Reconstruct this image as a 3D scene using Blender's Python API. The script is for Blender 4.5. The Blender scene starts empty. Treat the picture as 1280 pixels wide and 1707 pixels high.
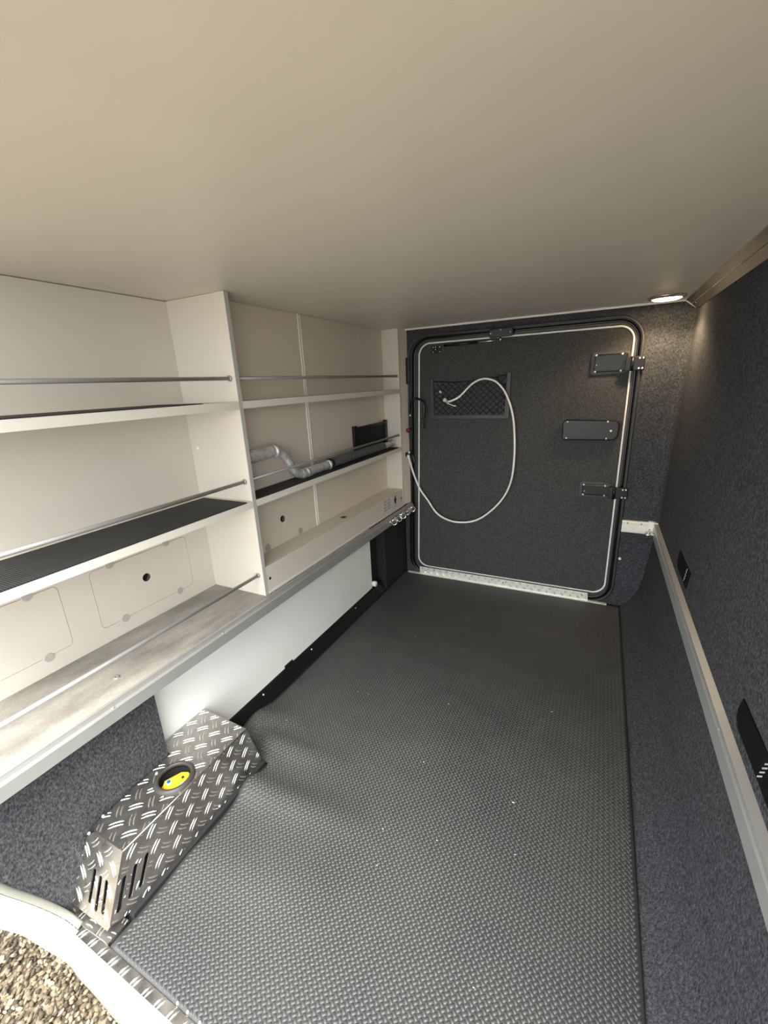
import bpy, bmesh, math, random
import numpy as np
from mathutils import Vector, Matrix
random.seed(4); rng = np.random.default_rng(4)
S = bpy.context.scene
COL = S.collection
# ------------------------------------------------------------------ camera
IMG_W, IMG_H, F_PX = 1280, 1707, 702.94
cam_d = bpy.data.cameras.new('camera'); cam = bpy.data.objects.new('camera', cam_d); COL.objects.link(cam)
cam_d.sensor_fit = 'VERTICAL'; cam_d.sensor_height = 36.0; cam_d.lens = F_PX / IMG_H * 36.0
cam_d.clip_start = 0.02
R_ = Vector((0.89427474, 0.44528529, -0.04465079)); U_ = -Vector((0.09158613, -0.27976554, -0.95568992)); F_ = Vector((-0.43804642, 0.85055996, -0.29096922))
cam.matrix_world = Matrix(((R_.x, U_.x, -F_.x, 0), (R_.y, U_.y, -F_.y, 0), (R_.z, U_.z, -F_.z, 1.2), (0, 0, 0, 1)))
S.camera = cam
# ------------------------------------------------------------------ world, sun, exposure
w = bpy.data.worlds.new('overcast_sky'); S.world = w; w.use_nodes = True
bg = w.node_tree.nodes['Background']; bg.inputs[0].default_value = (0.90, 0.96, 1.0, 1); bg.inputs[1].default_value = 2.8
sun_d = bpy.data.lights.new('sun', 'SUN'); sun = bpy.data.objects.new('sun', sun_d); COL.objects.link(sun)
sun_d.energy = 4.0; sun_d.angle = math.radians(40); sun_d.color = (1.0, 0.95, 0.86)
sun.rotation_euler = Vector((-0.26, 0.47, -0.84)).to_track_quat('-Z', 'Y').to_euler()
S.view_settings.view_transform = 'Standard'; S.view_settings.look = 'None'
S.view_settings.gamma = 1.0; S.view_settings.use_curve_mapping = False
S.view_settings.exposure = 1.08

# ------------------------------------------------------------------ materials
class NT:
    def __init__(s, name):
        s.m = bpy.data.materials.new(name); s.m.use_nodes = True; s.t = s.m.node_tree; s.b = s.t.nodes['Principled BSDF']
        s.co = None
    def n(s, typ, **kw):
        nd = s.t.nodes.new(typ)
        for k, v in kw.items(): setattr(nd, k, v)
        return nd
    def l(s, a, b): s.t.links.new(a, b)
    def coord(s, scale=(1, 1, 1)):
        if s.co is None: s.co = s.n('ShaderNodeTexCoord')
        mp = s.n('ShaderNodeMapping'); mp.inputs['Scale'].default_value = scale
        s.l(s.co.outputs['Object'], mp.inputs[0]); return mp.outputs[0]
    def noise(s, scale, detail=3, rough=0.5, st=(1, 1, 1)):
        nd = s.n('ShaderNodeTexNoise'); nd.inputs['Scale'].default_value = scale; nd.inputs['Detail'].default_value = detail
        nd.inputs['Roughness'].default_value = rough; s.l(s.coord(st), nd.inputs['Vector']); return nd.outputs['Fac']
    def ramp(s, fac, stops):
        r = s.n('ShaderNodeValToRGB'); el = r.color_ramp.elements
        while len(el) < len(stops): el.new(0.5)
        for e, (p, c) in zip(el, stops): e.position = p; e.color = (*c, 1) if len(c) == 3 else c
        s.l(fac, r.inputs[0]); return r.outputs[0]
    def bump(s, fac, strength=0.3, dist=0.002):
        b = s.n('ShaderNodeBump'); b.inputs['Strength'].default_value = strength; b.inputs['Distance'].default_value = dist
        s.l(fac, b.inputs['Height']); s.l(b.outputs[0], s.b.inputs['Normal'])
def simple(name, col, rough=0.5, metal=0.0, var=0.06, scale=30, bump=0.0, spec=None, emit=None):
    t = NT(name); c = np.array(col)
    f = t.noise(scale, 3)
    cc = t.ramp(f, [(0.3, tuple(np.clip(c * (1 - var), 0, 1))), (0.7, tuple(np.clip(c * (1 + var), 0, 1)))])
    t.l(cc, t.b.inputs['Base Color'])
    t.b.inputs['Roughness'].default_value = rough; t.b.inputs['Metallic'].default_value = metal
    if spec is not None: t.b.inputs['Specular IOR Level'].default_value = spec
    if bump: t.bump(t.noise(scale * 8, 2), bump, 0.001)
    if emit: t.b.inputs['Emission Color'].default_value = (*emit[0], 1); t.b.inputs['Emission Strength'].default_value = emit[1]
    return t.m
def carpet(name, dark, mid, light):
    t = NT(name)
    f1 = t.noise(125, 5, 0.78); f2 = t.noise(300, 3, 0.7, (1, 1, 0.4))
    mx = t.n('ShaderNodeMath', operation='ADD'); t.l(f1, mx.inputs[0]); t.l(f2, mx.inputs[1])
    hf = t.n('ShaderNodeMath', operation='MULTIPLY'); t.l(mx.outputs[0], hf.inputs[0]); hf.inputs[1].default_value = 0.5
    c = t.ramp(hf.outputs[0], [(0.38, dark), (0.49, mid), (0.64, light)])
    t.l(c, t.b.inputs['Base Color']); t.b.inputs['Roughness'].default_value = 1.0
    t.b.inputs['Specular IOR Level'].default_value = 0.05
    t.bump(hf.outputs[0], 0.5, 0.004)
    return t.m
M = {}
M['carpet'] = carpet('charcoal_carpet', (0.020, 0.020, 0.022), (0.052, 0.053, 0.058), (0.118, 0.121, 0.130))
M['carpet_door'] = carpet('door_carpet', (0.042, 0.042, 0.041), (0.066, 0.065, 0.063), (0.108, 0.108, 0.105))
M['ceiling'] = simple('beige_ceiling_laminate', (0.76, 0.72, 0.645), 0.40, var=0.02, scale=6, bump=0.05)
M['white'] = simple('warm_white_melamine', (0.65, 0.595, 0.51), 0.45, var=0.01, scale=5)
M['edge'] = simple('shelf_edge_band', (0.76, 0.72, 0.64), 0.4, var=0.01)
M['backp'] = simple('back_panel_melamine', (0.71, 0.625, 0.52), 0.45, var=0.01, scale=4)
M['cap'] = simple('grey_cap_plastic', (0.42, 0.40, 0.37), 0.5)
M['hole'] = simple('dark_opening', (0.004, 0.004, 0.004), 0.9)
M['rod'] = simple('grey_anodised_rod', (0.33, 0.325, 0.315), 0.42, 0.45, var=0.03)
M['greyband'] = simple('grey_edge_band', (0.47, 0.46, 0.43), 0.4, var=0.02)
M['alu'] = simple('anodised_aluminium', (0.36, 0.355, 0.34), 0.42, 0.35, var=0.04, scale=12)
M['alu_bright'] = simple('bright_aluminium', (0.92, 0.90, 0.80), 0.35, 0.3, var=0.03)
M['alu_trim'] = simple('polished_trim', (0.50, 0.46, 0.40), 0.2, 0.95, var=0.12, scale=8)
M['chrome'] = simple('zinc_chrome', (0.85, 0.86, 0.86), 0.18, 1.0, var=0.02)
M['screw'] = simple('screw_steel', (0.85, 0.84, 0.80), 0.3, 0.6, var=0.02)
M['black'] = simple('black_plastic', (0.008, 0.008, 0.008), 0.36, var=0.1, spec=0.35)
M['black_gloss'] = simple('black_rubber_gloss', (0.008, 0.008, 0.008), 0.25, var=0.1)
M['black_matt'] = simple('black_matt', (0.010, 0.010, 0.011), 0.7, var=0.1, bump=0.1)
M['dark_rubber'] = simple('dark_grey_rubber', (0.045, 0.042, 0.039), 0.5, var=0.1)
M['seal'] = simple('white_sealing_lip', (0.90, 0.89, 0.84), 0.4, var=0.02)
M['panel'] = simple('greenish_white_panel', (0.86, 0.87, 0.82), 0.35, var=0.01, scale=3)
M['gel'] = simple('white_gelcoat', (0.86, 0.88, 0.88), 0.16, var=0.01, scale=4)
M['gasket'] = simple('grey_gasket', (0.26, 0.26, 0.22), 0.55)
M['hose'] = simple('white_shower_hose', (0.90, 0.89, 0.85), 0.3, var=0.02)
M['yellow'] = simple('yellow_plastic', (0.80, 0.42, 0.025), 0.4, var=0.04, scale=60)
M['orange'] = simple('orange_plastic', (0.72, 0.30, 0.03), 0.4, var=0.04)
M['blue'] = simple('blue_button', (0.01, 0.10, 0.60), 0.35)
M['red'] = simple('dark_red_knob', (0.12, 0.008, 0.012), 0.4)
M['patch'] = simple('dull_black_patch', (0.006, 0.006, 0.007), 0.8, var=0.1, spec=0.1)
M['paper'] = simple('pale_label', (0.62, 0.60, 0.56), 0.5, var=0.02)
M['ink'] = simple('black_print', (0.01, 0.01, 0.01), 0.6)
M['inkgrey'] = simple('grey_print', (0.36, 0.345, 0.32), 0.6)
M['white_pl'] = simple('white_plastic', (0.82, 0.82, 0.80), 0.35, var=0.02)
M['stripe'] = simple('grey_stripe', (0.55, 0.53, 0.50), 0.5)
M['foil'] = simple('silver_insulation', (0.74, 0.74, 0.73), 0.26, 0.55, var=0.22, scale=70, bump=0.9)
M['greyhose'] = simple('grey_corrugated_hose', (0.13, 0.13, 0.135), 0.4, 0.2, var=0.2, scale=60)
M['lamp'] = simple('warm_led_lens', (1.0, 0.92, 0.8), 0.4, emit=((1.0, 0.72, 0.38), 22.0))
M['lamp_ring'] = simple('lamp_bezel_chrome', (0.55, 0.50, 0.42), 0.25, 0.9)
def checker_mat():
    t = NT('chequer_plate_aluminium')
    c = t.ramp(t.noise(14, 5, 0.6), [(0.3, (0.36, 0.34, 0.31)), (0.7, (0.55, 0.53, 0.49))]); t.l(c, t.b.inputs['Base Color'])
    r = t.ramp(t.noise(40, 3), [(0.3, (0.22,) * 3), (0.7, (0.38,) * 3)]); t.l(r, t.b.inputs['Roughness'])
    t.b.inputs['Metallic'].default_value = 0.95; t.bump(t.noise(180, 2, 0.5, (1, 6, 1)), 0.06, 0.001); return t.m
M['checker'] = checker_mat()
M['tread'] = simple('chequer_tread_polished', (0.88, 0.86, 0.80), 0.24, 0.85, var=0.03)
def mat_rubber():
    t = NT('black_rubber_mat')
    c = t.ramp(t.noise(3.5, 4, 0.6), [(0.3, (0.050, 0.050, 0.051)), (0.7, (0.068, 0.067, 0.066))]); t.l(c, t.b.inputs['Base Color'])
    r = t.ramp(t.noise(2.3, 3), [(0.3, (0.38,) * 3), (0.7, (0.48,) * 3)]); t.l(r, t.b.inputs['Roughness'])
    t.b.inputs['Specular IOR Level'].default_value = 0.45; return t.m
M['rubber'] = mat_rubber()
def liner_mat():
    t = NT('ribbed_liner')
    wv = t.n('ShaderNodeTexWave'); wv.inputs['Scale'].default_value = 55; wv.bands_direction = 'Y'; t.l(t.coord(), wv.inputs['Vector'])
    c = t.ramp(wv.outputs['Fac'], [(0.2, (0.008, 0.008, 0.009)), (0.9, (0.03, 0.029, 0.029))]); t.l(c, t.b.inputs['Base Color'])
    t.b.inputs['Roughness'].default_value = 0.75; t.bump(wv.outputs['Fac'], 0.5, 0.002); return t.m
M['liner'] = liner_mat()
def counter_mat():
    t = NT('concrete_look_laminate')
    f = t.noise(7, 8, 0.62, (1.6, 0.7, 1)); g = t.noise(160, 3, 0.6)
    c1 = t.ramp(f, [(0.34, (0.20, 0.187, 0.163)), (0.52, (0.30, 0.282, 0.25)), (0.68, (0.39, 0.372, 0.335))])
    c2 = t.ramp(g, [(0.35, (0.80, 0.80, 0.80)), (0.65, (1, 1, 1))])
    mx = t.n('ShaderNodeMix', data_type='RGBA', blend_type='MULTIPLY'); mx.inputs[0].default_value = 0.8
    t.l(c1, mx.inputs[6]); t.l(c2, mx.inputs[7]); t.l(mx.outputs[2], t.b.inputs['Base Color']); t.b.inputs['Roughness'].default_value = 0.5; return t.m
M['counter'] = counter_mat()
def gravel_mat(island):
    t = NT('gravel_stone' if island else 'gravel_ground')
    if island:
        g = t.n('ShaderNodeNewGeometry'); f = g.outputs['Random Per Island']
    else:
        v = t.n('ShaderNodeTexVoronoi'); v.inputs['Scale'].default_value = 60; t.l(t.coord(), v.inputs['Vector'])
        s2 = t.n('ShaderNodeSeparateColor'); t.l(v.outputs['Color'], s2.inputs[0]); f = s2.outputs[0]
    c = t.ramp(f, [(0.0, (0.032, 0.023, 0.013)), (0.4, (0.115, 0.087, 0.051)), (0.75, (0.20, 0.152, 0.093)), (1.0, (0.36, 0.295, 0.20))])
    t.l(c, t.b.inputs['Base Color']); t.b.inputs['Roughness'].default_value = 0.75; t.bump(t.noise(300, 3), 0.4, 0.001); return t.m
M['stone'] = gravel_mat(True); M['ground'] = gravel_mat(False)

# ------------------------------------------------------------------ mesh helpers
def link(name, me, mat, parent=None, smooth=False, recenter=True):
    o = bpy.data.objects.new(name, me); COL.objects.link(o)
    if mat is not None:
        me.materials.clear(); me.materials.append(M[mat] if isinstance(mat, str) else mat)
    if smooth: me.polygons.foreach_set('use_smooth', [True] * len(me.polygons))
    if recenter and len(me.vertices):
        co = np.empty(len(me.vertices) * 3); me.vertices.foreach_get('co', co); co = co.reshape(-1, 3)
        c = (co.min(0) + co.max(0)) / 2; c[2] = co[:, 2].min()
        me.transform(Matrix.Translation(-Vector(c))); o.location = Vector(c)
    if parent is not None:
        o.parent = parent
        o.matrix_parent_inverse = world_of(parent).inverted()
    return o
def world_of(o):
    m = Matrix.LocRotScale(o.location, o.rotation_euler, o.scale)
    return (world_of(o.parent) @ o.matrix_parent_inverse @ m) if o.parent else m
def obj(name, bm, mat, parent=None, smooth=False, bevel=0.0, seg=2):
    if bevel:
        bmesh.ops.bevel(bm, geom=bm.edges[:], offset=bevel, segments=seg, profile=0.6, affect='EDGES', clamp_overlap=True)
    bmesh.ops.recalc_face_normals(bm, faces=bm.faces[:])
    me = bpy.data.meshes.new(name); bm.to_mesh(me); bm.free()
    return link(name, me, mat, parent, smooth)
def tag(o, label=None, cat=None, group=None, kind=None):
    if label: o['label'] = label
    if cat: o['category'] = cat
    if group: o['group'] = group
    if kind: o['kind'] = kind
    return o
def thing(name, loc, label, cat, group=None, kind=None):
    o = bpy.data.objects.new(name, None); COL.objects.link(o); o.location = loc; o.empty_display_size = 0.05
    return tag(o, label, cat, group, kind)
def NB(): return bmesh.new()
def box(bm, x0, x1, y0, y1, z0, z1):
    v = [bm.verts.new((x, y, z)) for x in (x0, x1) for y in (y0, y1) for z in (z0, z1)]
    for f in ((0, 1, 3, 2), (4, 6, 7, 5), (0, 4, 5, 1), (2, 3, 7, 6), (0, 2, 6, 4), (1, 5, 7, 3)): bm.faces.new([v[i] for i in f])
    return bm
def bx(x0, x1, y0, y1, z0, z1): return box(NB(), x0, x1, y0, y1, z0, z1)
def prism(bm, poly, fn, h0, h1):
    """poly: 2D points; fn(u, v, h) -> xyz"""
    a = [bm.verts.new(fn(u, v, h0)) for u, v in poly]; b = [bm.verts.new(fn(u, v, h1)) for u, v in poly]
    n = len(poly); bm.faces.new(a); bm.faces.new(b[::-1])
    for i in range(n): bm.faces.new((a[i], b[i], b[(i + 1) % n], a[(i + 1) % n]))
    return bm
XZ = lambda u, v, h: (u, h, v)
YZ = lambda u, v, h: (h, u, v)
XY = lambda u, v, h: (u, v, h)
def catmull(pts, n=8):
    P = [Vector(p) for p in pts]; P = [2 * P[0] - P[1]] + P + [2 * P[-1] - P[-2]]; out = []
    for i in range(1, len(P) - 2):
        for k in range(n):
            t = k / n; a, b, c, d = P[i - 1:i + 3]
            out.append(0.5 * ((2 * b) + (c - a) * t + (2 * a - 5 * b + 4 * c - d) * t * t + (3 * b - 3 * c + d - a) * t ** 3))
    out.append(P[-2]); return out
def tube(bm, pts, r, n=10, closed=False):
    pts = [Vector(p) for p in pts]; N = len(pts); rs = r if hasattr(r, '__len__') else [r] * N
    rings = []; prev = None
    for i, p in enumerate(pts):
        if closed: d = pts[(i + 1) % N] - pts[i - 1]
        else: d = pts[min(i + 1, N - 1)] - pts[max(i - 1, 0)]
        d.normalize()
        if prev is None:
            a = d.cross(Vector((0, 0, 1)));
            if a.length < 0.1: a = d.cross(Vector((1, 0, 0)))
        else: a = prev - d * prev.dot(d)
        a.normalize(); prev = a; b = d.cross(a)
        rings.append([bm.verts.new(p + (a * math.cos(2 * math.pi * k / n) + b * math.sin(2 * math.pi * k / n)) * rs[i]) for k in range(n)])
    for i in range(N if closed else N - 1):
        A, B = rings[i], rings[(i + 1) % N]
        for k in range(n): bm.faces.new((A[k], A[(k + 1) % n], B[(k + 1) % n], B[k]))
    if not closed: bm.faces.new(rings[0][::-1]); bm.faces.new(rings[-1])
    return bm
def disc(bm, c, axis, r, h, n=20, r2=None):
    """short cylinder from c along axis"""
    c = Vector(c); d = Vector(axis).normalized()
    return tube(bm, [c, c + d * h], [r, r2 if r2 is not None else r], n)
def lathe(bm, c, axis, prof, n=24, closed=True):
    """prof: (r, h) list; closed loop profile ring"""
    c = Vector(c); d = Vector(axis).normalized(); a = d.cross(Vector((0.3, 1, 0.2))).normalized(); b = d.cross(a); R = []
    for r, h in prof: R.append([bm.verts.new(c + d * h + (a * math.cos(2 * math.pi * k / n) + b * math.sin(2 * math.pi * k / n)) * r) for k in range(n)])
    L = len(R)
    for i in range(L if closed else L - 1):
        A, B = R[i], R[(i + 1) % L]
        for k in range(n): bm.faces.new((A[k], A[(k + 1) % n], B[(k + 1) % n], B[k]))
    return bm
def rrect(x0, x1, z0, z1, r, n=6):
    out = []
    for cx, cz, a0 in ((x1 - r, z1 - r, 0), (x0 + r, z1 - r, 90), (x0 + r, z0 + r, 180), (x1 - r, z0 + r, 270)):
        for k in range(n + 1):
            a = math.radians(a0 + 90 * k / n); out.append((cx + r * math.cos(a), cz + r * math.sin(a)))
    return out
def circ(x, z, r, n=20): return [(x + r * math.cos(2 * math.pi * k / n), z + r * math.sin(2 * math.pi * k / n)) for k in range(n)]
BASIS = {'XZ': Matrix(((1, 0, 0, 0), (0, 0, -1, 0), (0, 1, 0, 0), (0, 0, 0, 1))),
         'YZ': Matrix(((0, 0, 1, 0), (1, 0, 0, 0), (0, 1, 0, 0), (0, 0, 0, 1))),
         'XY': Matrix.Identity(4)}
def plate(name, loops, basis, h0, h1, mat, parent=None, bev=0.0, warp=None):
    """flat plate with holes: loops[0] outline, others holes. XZ plates lie between y=h0..h1, YZ between x=h0..h1, XY between z=h0..h1 (or a Matrix + local h)"""
    cu = bpy.data.curves.new('tmp', 'CURVE'); cu.dimensions = '2D'; cu.fill_mode = 'BOTH'
    cu.extrude = abs(h1 - h0) / 2 - bev; cu.bevel_depth = bev; cu.bevel_resolution = 1; cu.offset = -bev
    for lp in loops:
        s = cu.splines.new('POLY'); s.points.add(len(lp) - 1); s.use_cyclic_u = True
        for p, q in zip(s.points, lp): p.co = (q[0], q[1], 0, 1)
    co = bpy.data.objects.new('tmp', cu); COL.objects.link(co)
    me = bpy.data.meshes.new_from_object(co.evaluated_get(bpy.context.evaluated_depsgraph_get())); COL.objects.unlink(co)
    bpy.data.objects.remove(co); bpy.data.curves.remove(cu)
    mid = (h0 + h1) / 2
    if basis == 'XZ': m = Matrix.Translation((0, mid, 0)) @ BASIS['XZ']
    elif basis == 'YZ': m = Matrix.Translation((mid, 0, 0)) @ BASIS['YZ']
    elif basis == 'XY': m = Matrix.Translation((0, 0, mid))
    else: m = basis @ Matrix.Translation((0, 0, mid))
    me.transform(m); me.name = name
    if warp:
        for v in me.vertices: v.co = warp(v.co)
    return link(name, me, mat, parent)
def screw(parent, c, axis, r=0.004, h=0.003, mat='screw', name='screw'):
    bm = lathe(NB(), c, axis, [(r, -0.001), (r, h * 0.4), (r * 0.6, h), (r * 0.28, h), (r * 0.25, h * 0.5), (0.0002, h * 0.5)], 10, closed=False)
    return obj(name, bm, mat, parent, smooth=True)

# ------------------------------------------------------------------ shell
ZC = 1.485                       # ceiling height
YF = 2.36                        # far wall
XB = -1.285                      # back of the near shelf bay
tag(obj('ground', bx(-12, 12, -12, 12, -0.62, -0.56), 'ground'), 'gravelled yard ground outside the garage opening', 'ground', kind='structure')
tag(obj('floor', bx(-1.40, 0.42, 0.262, 2.50, -0.05, -0.004), 'black_matt'), 'black load bed floor under the rubber mat', 'floor', kind='structure')
tag(obj('ceiling', bx(-1.42, 0.50, 0.12, 2.50, ZC, ZC + 0.05), 'ceiling'), 'plain grey-beige laminated ceiling over the whole garage', 'ceiling', kind='structure')
# right wall with coved foot
cove = [(0.187, -0.003), (0.198, 0.006), (0.223, 0.036), (0.245, 0.075), (0.262, 0.120), (0.273, 0.180), (0.281, 0.26), (0.290, 0.36), (0.3005, 0.48), (0.325, 1.447), (0.327, 1.50), (0.46, 1.50), (0.46, -0.003)]
wr = obj('wall_right', prism(NB(), cove, XZ, 0.225, 2.50), 'carpet')
tag(wr, 'charcoal carpeted right wall curving into the floor', 'wall', kind='structure')
# far wall with the hatch opening
door_out = rrect(-1.02, 0.140, 0.004, 1.442, 0.11, 8)
wf = plate('wall_far', [[(-1.40, -0.003), (0.33, -0.003), (0.33, 1.50), (-1.40, 1.50)], door_out], 'XZ', YF, YF + 0.04, 'carpet')
tag(wf, 'charcoal carpeted end wall around the loading hatch', 'wall', kind='structure')
# outer left shell behind the shelves
tag(obj('wall_left', bx(-1.42, -1.31, 0.12, 2.50, -0.05, 1.50), 'black_matt'), 'outer shell wall behind the shelf units', 'wall', kind='structure')
# near wall with the big opening the camera looks through
nw = plate('wall_near', [[(-1.62, -0.14), (-1.345, -0.14), (-1.345, 1.43), (-1.295, 1.478), (0.265, 1.478), (0.315, 1.43), (0.315, -0.14), (0.62, -0.14), (0.62, 1.62), (-1.62, 1.62)]], 'XZ', 0.10, 0.13, 'gel')
tag(nw, 'white outer side wall framing the loading opening', 'wall', kind='structure')
fil = [(0.34, 2.37), (0.255, 2.361)] + [(0.255 + 0.045 * math.sin(math.radians(a)), 2.316 + 0.045 * math.cos(math.radians(a))) for a in range(10, 90, 16)] + [(0.3002, 2.315), (0.34, 2.305)]
bm = NB(); lo = [bm.verts.new((x, y, 0.4905)) for x, y in fil]; hi = [bm.verts.new((x + 0.0245 * (x > 0.2), y, 1.449)) for x, y in fil]
bm.faces.new(lo); bm.faces.new(hi[::-1])
for i in range(len(fil)): bm.faces.new((lo[i], hi[i], hi[(i + 1) % len(fil)], lo[(i + 1) % len(fil)]))
tag(obj('trim_9', bm, 'carpet'), 'carpeted rounded inside corner between hatch wall and right wall', 'trim', kind='structure')
# ceiling edge trims
tr = prism(NB(), [(0.279, ZC), (0.285, ZC), (0.327, 1.452), (0.327, 1.444), (0.322, 1.444), (0.279, 1.4805)], XZ, 0.225, 2.335)
t1 = obj('trim_1', tr, 'alu_trim'); tag(t1, 'slanted polished metal corner trim between ceiling and right wall', 'trim', kind='structure')
lip = NB(); box(lip, 0.2985, 0.3035, 0.225, 2.33, 1.4625, 1.4705)
obj('raised_rib', lip, 'alu_trim', t1)
for y in (1.32, 1.78, 2.26): screw(t1, (0.306, y, 1.461), (-0.65, 0, -0.76), 0.005)
e2 = NB(); box(e2, -1.03, 0.283, 2.335, 2.343, ZC - 0.008, ZC + 0.001)
prism(e2, [(0.279, 1.486), (0.284, 1.486), (0.331, 1.446), (0.328, 1.440), (0.279, 1.477)], XZ, 2.335, 2.343)
tag(obj('trim_2', e2, 'edge'), 'thin pale edge strip of the ceiling panel above the hatch', 'trim', kind='structure')

# ------------------------------------------------------------------ rubber mat
def fold(x, y):
    x = np.asarray(x, float); y = np.asarray(y, float); h = np.zeros_like(x)
    def seg(x0, y0, x1, y1, a, wd):
        dx, dy = x1 - x0, y1 - y0; L2 = dx * dx + dy * dy
        t = np.clip(((x - x0) * dx + (y - y0) * dy) / L2, 0, 1)
        d2 = (x - x0 - t * dx) ** 2 + (y - y0 - t * dy) ** 2
        return a * (1 - t) ** 1.2 * np.exp(-d2 / wd ** 2)
    h += seg(-1.03, 0.92, -0.86, 1.00, 0.040, 0.075)
    h += seg(-0.90, 0.70, -0.42, 0.74, 0.034, 0.048)
    h += seg(-0.94, 0.86, -0.60, 0.90, 0.022, 0.040)
    h += seg(-0.88, 0.48, -0.45, 0.56, 0.010, 0.06)
    return h
MX0, MX1, MY0, MY1 = -1.068, 0.183, 0.262, 2.335
def notch(x, y):  # area the step box takes
    return (x < -0.880) & (y < 0.795)
nx, ny = 84, 138
gx = np.linspace(MX0, MX1, nx); gy = np.linspace(MY0, MY1, ny)
X, Y = np.meshgrid(gx, gy, indexing='ij'); Zm = 0.003 + fold(X, Y)
Xa = np.where((X < -0.893) & (Y < 0.80), X, X)
V = np.stack([Xa, Y, Zm], -1).reshape(-1, 3)
Vb = V.copy(); Vb[:, 2] -= 0.004
idx = np.arange(nx * ny).reshape(nx, ny); faces = []
keep = np.zeros((nx - 1, ny - 1), bool)
for i in range(nx - 1):
    for j in range(ny - 1):
        cx, cy = (gx[i] + gx[i + 1]) / 2, (gy[j] + gy[j + 1]) / 2
        if cx < -0.893 and cy < 0.79: continue
        keep[i, j] = True
        faces.append((idx[i, j], idx[i + 1, j], idx[i + 1, j + 1], idx[i, j + 1]))
me = bpy.data.meshes.new('floor_mat'); me.from_pydata(V.tolist(), [], [tuple(int(a) for a in f) for f in faces]); me.update()
fm = link('floor_mat', me, 'rubber', smooth=True, recenter=False)
tag(fm, 'black rubber floor mat with fine woven relief, creased beside the chequer-plate box', 'mat')
sm = fm.modifiers.new('thickness', 'SOLIDIFY'); sm.thickness = 0.004; sm.offset = -1
# woven relief: small raised bars set at 45 degrees
p = 0.0094; n = int(2.6 / p)
I, J = np.meshgrid(np.arange(-n, n), np.arange(-n, n), indexing='ij'); I = I.ravel(); J = J.ravel()
cs = math.sqrt(0.5); cx = (I - J) * p * cs - 0.45; cy = (I + J) * p * cs + 1.3
ok = (cx > MX0 + 0.012) & (cx < MX1 - 0.008) & (cy > MY0 + 0.004) & (cy < MY1 - 0.01) & ~notch(cx, cy)
I, J, cx, cy = I[ok], J[ok], cx[ok], cy[ok]; hz = (I + J) % 2 == 0
al, bw, hh, sl = 0.60 * p, 0.335 * p, 0.0013, 0.0010
base = np.array([(-al, -bw, -0.0004), (al, -bw, -0.0004), (al, bw, -0.0004), (-al, bw, -0.0004), (-al + sl, -bw + sl, hh), (al - sl, -bw + sl, hh), (al - sl, bw - sl, hh), (-al + sl, bw - sl, hh)])
def rot(b, a): c, s = math.cos(a), math.sin(a); return np.stack([b[:, 0] * c - b[:, 1] * s, b[:, 0] * s + b[:, 1] * c, b[:, 2]], 1)
bA, bB = rot(base, math.pi / 4), rot(base, -math.pi / 4)
VV = np.where(hz[:, None, None], bA[None], bB[None]).copy(); VV[:, :, 0] += cx[:, None]; VV[:, :, 1] += cy[:, None]
VV[:, :, 2] += 0.003 + fold(VV[:, :, 0], VV[:, :, 1])
q = np.array([(4, 5, 6, 7), (0, 1, 5, 4), (1, 2, 6, 5), (2, 3, 7, 6), (3, 0, 4, 7)])
FF = (q[None] + (np.arange(len(cx)) * 8)[:, None, None]).reshape(-1, 4)
def fast_mesh(name, verts, quads):
    me = bpy.data.meshes.new(name); verts = np.asarray(verts, np.float32).reshape(-1, 3); quads = np.asarray(quads, np.int32); k = quads.shape[1]
    me.vertices.add(len(verts)); me.vertices.foreach_set('co', verts.ravel())
    me.loops.add(quads.size); me.loops.foreach_set('vertex_index', quads.ravel())
    me.polygons.add(len(quads)); me.polygons.foreach_set('loop_start', np.arange(0, quads.size, k, dtype=np.int32))
    me.update(calc_edges=True); me.validate(); return me
wv_ = link('woven_relief', fast_mesh('woven_relief', VV, FF), 'rubber', fm, recenter=False); wv_['kind'] = 'stuff'

SPK = [(-0.939, 0.955), (-0.781, 1.21), (-0.736, 1.215), (-0.714, 1.66), (-0.469, 1.647), (-0.416, 1.008), (-0.126, 0.986), (-0.422, 1.292), (-0.061, 1.405), (-0.126, 0.546), (-0.44, 0.757), (-0.412, 0.667), (-0.293, 0.791), (-0.123, 0.987), (-0.095, 0.842)]
bm = NB()
for x, y in SPK:
    r = random.uniform(0.0011, 0.0022); z = 0.0048 + float(fold(np.array([x]), np.array([y]))[0])
    bmesh.ops.create_icosphere(bm, subdivisions=1, radius=r, matrix=Matrix.Translation((x, y, z)) @ Matrix.Diagonal((1.6, 0.8, 0.5, 1)))
tag(obj('lint_specks', bm, 'white_pl'), 'tiny scattered white specks of debris on the rubber mat', 'debris', kind='stuff')
# ------------------------------------------------------------------ near sill and white skirt
# left end rises and leans outward with the body side
inner = [(-1.046, 0.105, 0.400), (-1.046, 0.140, 0.300), (-1.046, 0.1706, 0.206), (-1.046, 0.197, 0.140), (-1.044, 0.2225, 0.0735), (-1.032, 0.2445, 0.012), (-0.986, 0.249, 0.0), (-0.927, 0.2485, 0.0), (-0.823, 0.244, 0.0), (-0.655, 0.241, 0.0), (-0.40, 0.241, 0.0), (0.0, 0.241, 0.0), (0.42, 0.241, 0.0)]
outer = [(-1.100, 0.090, 0.270), (-1.100, 0.128, 0.165), (-1.100, 0.1595, 0.069), (-1.100, 0.1865, -0.002), (-1.095, 0.2085, -0.085), (-1.050, 0.2245, -0.130), (-0.998, 0.2225, -0.14), (-0.94, 0.2215, -0.14), (-0.844, 0.2175, -0.14), (-0.67, 0.214, -0.14), (-0.40, 0.214, -0.14), (0.0, 0.214, -0.14), (0.42, 0.214, -0.14)]
bm = NB(); rows = []
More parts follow.
